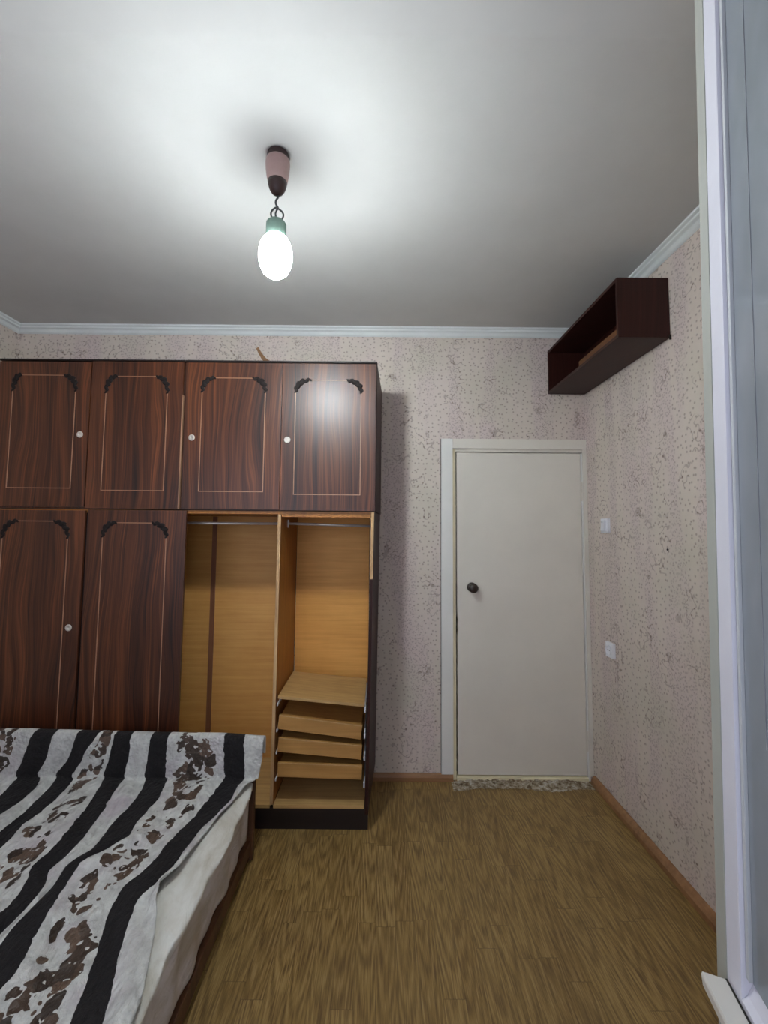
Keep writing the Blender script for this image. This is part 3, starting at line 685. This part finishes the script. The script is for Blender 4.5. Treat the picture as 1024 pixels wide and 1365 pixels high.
for j in range(len(V) - 1):
    for i in range(len(V[0]) - 1):
        f_ = bm.faces.new((V[j][i], V[j][i + 1], V[j + 1][i + 1], V[j + 1][i]))
        for lp in f_.loops: lp[uvl].uv = UVd[lp.vert]
def bedspread_mat():
    a = NT('printed_bedspread'); tc = a.n('ShaderNodeTexCoord'); sp = a.n('ShaderNodeSeparateXYZ'); a.l(tc.outputs['UV'], sp.inputs[0])
    U, Vv = sp.outputs[0], sp.outputs[1]
    wob = a.noise(a.coords(), 30, 2, .5)
    Uw = a.math('ADD', U, a.math('MULTIPLY', a.math('SUBTRACT', wob, .5), .06))
    fr = a.math('ABSOLUTE', a.math('SUBTRACT', Uw, a.math('ROUND', Uw)))
    stripe = a.math('LESS_THAN', fr, .18)
    # drop the stripes that would fall at 0 and lie left of the visible cloth unevenly
    cb = a.n('ShaderNodeCombineXYZ'); a.l(U, cb.inputs[0]); a.l(a.math('MULTIPLY', Vv, 5.0), cb.inputs[1])
    # flower bands at U = .4, 2.5, 4.5
    def band(c, wdt):
        d = a.math('ABSOLUTE', a.math('SUBTRACT', U, a.math('ADD', c, a.math('MULTIPLY', a.math('SINE', a.math('MULTIPLY', Vv, 19.0)), .05))))
        return a.ramp(a.math('DIVIDE', d, wdt), [(0.55, (1, 1, 1, 1)), (1.0, (0, 0, 0, 1))])
    bands = a.math('MAXIMUM', a.math('MAXIMUM', band(4.5, .30), band(2.5, .30)), band(.35, .32))
    xy = a.coords((1, .8, 1))
    vo = a.n('ShaderNodeTexVoronoi', feature='F1'); vo.inputs['Scale'].default_value = 22; vo.inputs['Randomness'].default_value = 1
    dn = a.n('ShaderNodeTexNoise'); dn.inputs['Scale'].default_value = 18; a.l(xy, dn.inputs['Vector'])
    mv = a.n('ShaderNodeMix', data_type='VECTOR'); mv.inputs[0].default_value = .09; a.l(xy, mv.inputs[4]); a.l(dn.outputs[1], mv.inputs[5]); a.l(mv.outputs[1], vo.inputs['Vector'])
    dens = a.noise(a.coords(), 9, 1, .5)
    thr = a.math('MULTIPLY_ADD', bands, .80, a.math('MULTIPLY_ADD', dens, .9, -.66))
    leafm = a.math('LESS_THAN', vo.outputs['Distance'], thr)
    leafm = a.math('MULTIPLY', leafm, a.math('GREATER_THAN', bands, .05))
    hole = a.math('GREATER_THAN', a.noise(a.coords(), 46, 1, .5), .66)
    leafm = a.math('MULTIPLY', leafm, a.math('SUBTRACT', 1.0, hole))
    n = a.noise(a.coords(), 22, 4, .65)
    white = a.ramp(n, [(.3, srgb(184, 182, 178)), (.65, srgb(218, 218, 212))])
    li = a.noise(a.coords(), 5, 2, .5)
    white = a.mix(a.ramp(li, [(.5, (0, 0, 0, 1)), (.7, (.5, .5, .5, 1))]), white, srgb(190, 172, 184))
    brown = a.ramp(vo.outputs['Color'], [(.3, srgb(58, 46, 38)), (.7, srgb(100, 80, 66))])
    col = a.mix(leafm, white, brown)
    col = a.mix(stripe, col, srgb(16, 11, 13)); a.color(col)
    a.rough(a.math('SUBTRACT', .85, a.math('MULTIPLY', leafm, .42)))
    wr = a.noise(a.coords((1, .5, 1)), 26, 5, .7, 1.0); qn = a.n('ShaderNodeTexVoronoi', feature='SMOOTH_F1'); qn.inputs['Scale'].default_value = 75; a.l(a.coords((1, .6, 1)), qn.inputs['Vector'])
    a.bump(a.math('ADD', wr, a.math('MULTIPLY', qn.outputs['Distance'], .5)), .9, .018)
    return a.m
o = obj('bedspread', bm, bedspread_mat(), None, True)
tag(o, 'white bedspread with black stripes and brown flower bands draped over the bed and its footboard', 'bedspread')
md = o.modifiers.new('thickness', 'SOLIDIFY'); md.thickness = .004; md.offset = 1

# ---------------------------------------------------------------- open balcony door leaf at the right
BH = math.atan2(-.972, -.233)
d2 = bpy.data.objects.new('door_2', None); COL.objects.link(d2)
struct(d2, 'open white glazed balcony door leaf at the right edge of the view')
d2.matrix_world = Matrix.Translation((.541, .78, 0)) @ Matrix.Shear('XY', 4, (.0, 0)) @ Matrix.Rotation(.0195, 4, 'Y') @ Matrix.Rotation(BH, 4, 'Z')
W_ = .86; Hh = 2.62; gz = .85
def DB(name, x0, x1, y0_, y1_, z0, z1, mat_, bev=.002, parent=d2): return obj(name, B(x0, x1, y0_, y1_, z0, z1, bev), mat_, parent)
# local x runs from the free edge to the hinges, local -y faces the camera side
DB('edge_strip', 0, .0298, -.0045, .044, .03, Hh, M['shade_edge'], .001)['label'] = 'rebate of the free edge, its weaker light painted in grey-green'  # weaker light on this face is put into its darker colour
DB('stile', .0305, .072, -.004, .044, .03, Hh, M['stile'], .003)['label'] = 'bright white painted stile'
DB('glazing_bead', .0725, .0815, .002, .012, gz, Hh - .1, M['bead'], .002)
DB('stile', W_ - .09, W_, -.004, .044, .03, Hh, M['stile'], .003)
DB('top_rail', .0725, W_ - .0905, -.004, .044, Hh - .099, Hh, M['stile'], .003)
bm = bmesh.new(); prof = [(-.004, .70), (-.004, .818), (.004, .826), (.014, gz - .001), (.044, gz - .001), (.044, .70)]
prism_y(bm, prof, .0725, W_ - .0905); obj('middle_rail', bm, M['stile'], d2)
DB('lower_panel', .0725, W_ - .0905, .008, .032, .13, .699, M['stile'], .002)
DB('bottom_rail', .0725, W_ - .0905, -.004, .044, .03, .129, M['stile'], .003)
bm = bmesh.new(); prof = [(-.0055, .788), (-.0055, .812), (-.0400, .816), (-.0415, .812), (-.0395, .796), (-.030, .788)]
prism_y(bm, prof, .036, W_ - .02); o = obj('ledge', bm, M['ledge'], d2); o['label'] = 'white weather ledge across the leaf'
DB('ledge_crack', .036, W_ - .05, -.0085, -.0058, .8105, .8135, M['dark_gap'], 0)
a = NT('reflection_tinted_glass')
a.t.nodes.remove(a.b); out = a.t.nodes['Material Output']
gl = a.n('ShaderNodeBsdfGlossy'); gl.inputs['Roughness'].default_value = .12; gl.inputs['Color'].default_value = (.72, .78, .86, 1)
df = a.n('ShaderNodeBsdfDiffuse'); nn = a.noise(a.coords((1, 1, .5)), 4, 4, .6); a.l(a.ramp(nn, [(.3, srgb(150, 156, 160)), (.7, srgb(182, 186, 194))]), df.inputs[0])  # diffuse blue-grey paints the daylight reflection into the pane
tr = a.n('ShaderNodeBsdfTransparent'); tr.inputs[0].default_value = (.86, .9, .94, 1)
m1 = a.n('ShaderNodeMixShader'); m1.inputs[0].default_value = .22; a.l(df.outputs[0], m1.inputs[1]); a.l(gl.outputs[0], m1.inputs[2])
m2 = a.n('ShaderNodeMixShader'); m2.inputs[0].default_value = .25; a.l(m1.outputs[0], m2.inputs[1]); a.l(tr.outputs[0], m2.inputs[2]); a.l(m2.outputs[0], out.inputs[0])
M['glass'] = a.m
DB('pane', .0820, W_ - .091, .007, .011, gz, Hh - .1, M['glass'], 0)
DB('pane_seal', .134, .1348, .0060, .0068, gz + .35, Hh - .1, M['grey_plastic'], 0)
# frame of the doorway and the window behind the camera
fr = bpy.data.objects.new('trim_4', None); COL.objects.link(fr); struct(fr, 'white balcony doorway frame in the near wall')
for x0, x1, z0, z1 in ((.39, .4195, 0, 2.599), (-.4195, -.39, 0, 2.599)): obj('frame_post', B(x0, x1, YN - .2, YN - .12, z0, z1, .002), M['stile'], fr)
wn = bpy.data.objects.new('window_1', None); COL.objects.link(wn); struct(wn, 'white window frame in the near wall left of the camera')
for x0, x1, z0, z1 in ((-1.899, -1.84, .851, 2.299), (-.66, -.601, .851, 2.299), (-1.839, -.661, .851, .91), (-1.839, -.661, 2.24, 2.299), (-1.275, -1.225, .911, 2.239)):
    obj('window_frame', B(x0, x1, YN - .2, YN - .14, z0, z1, .002), M['stile'], wn)
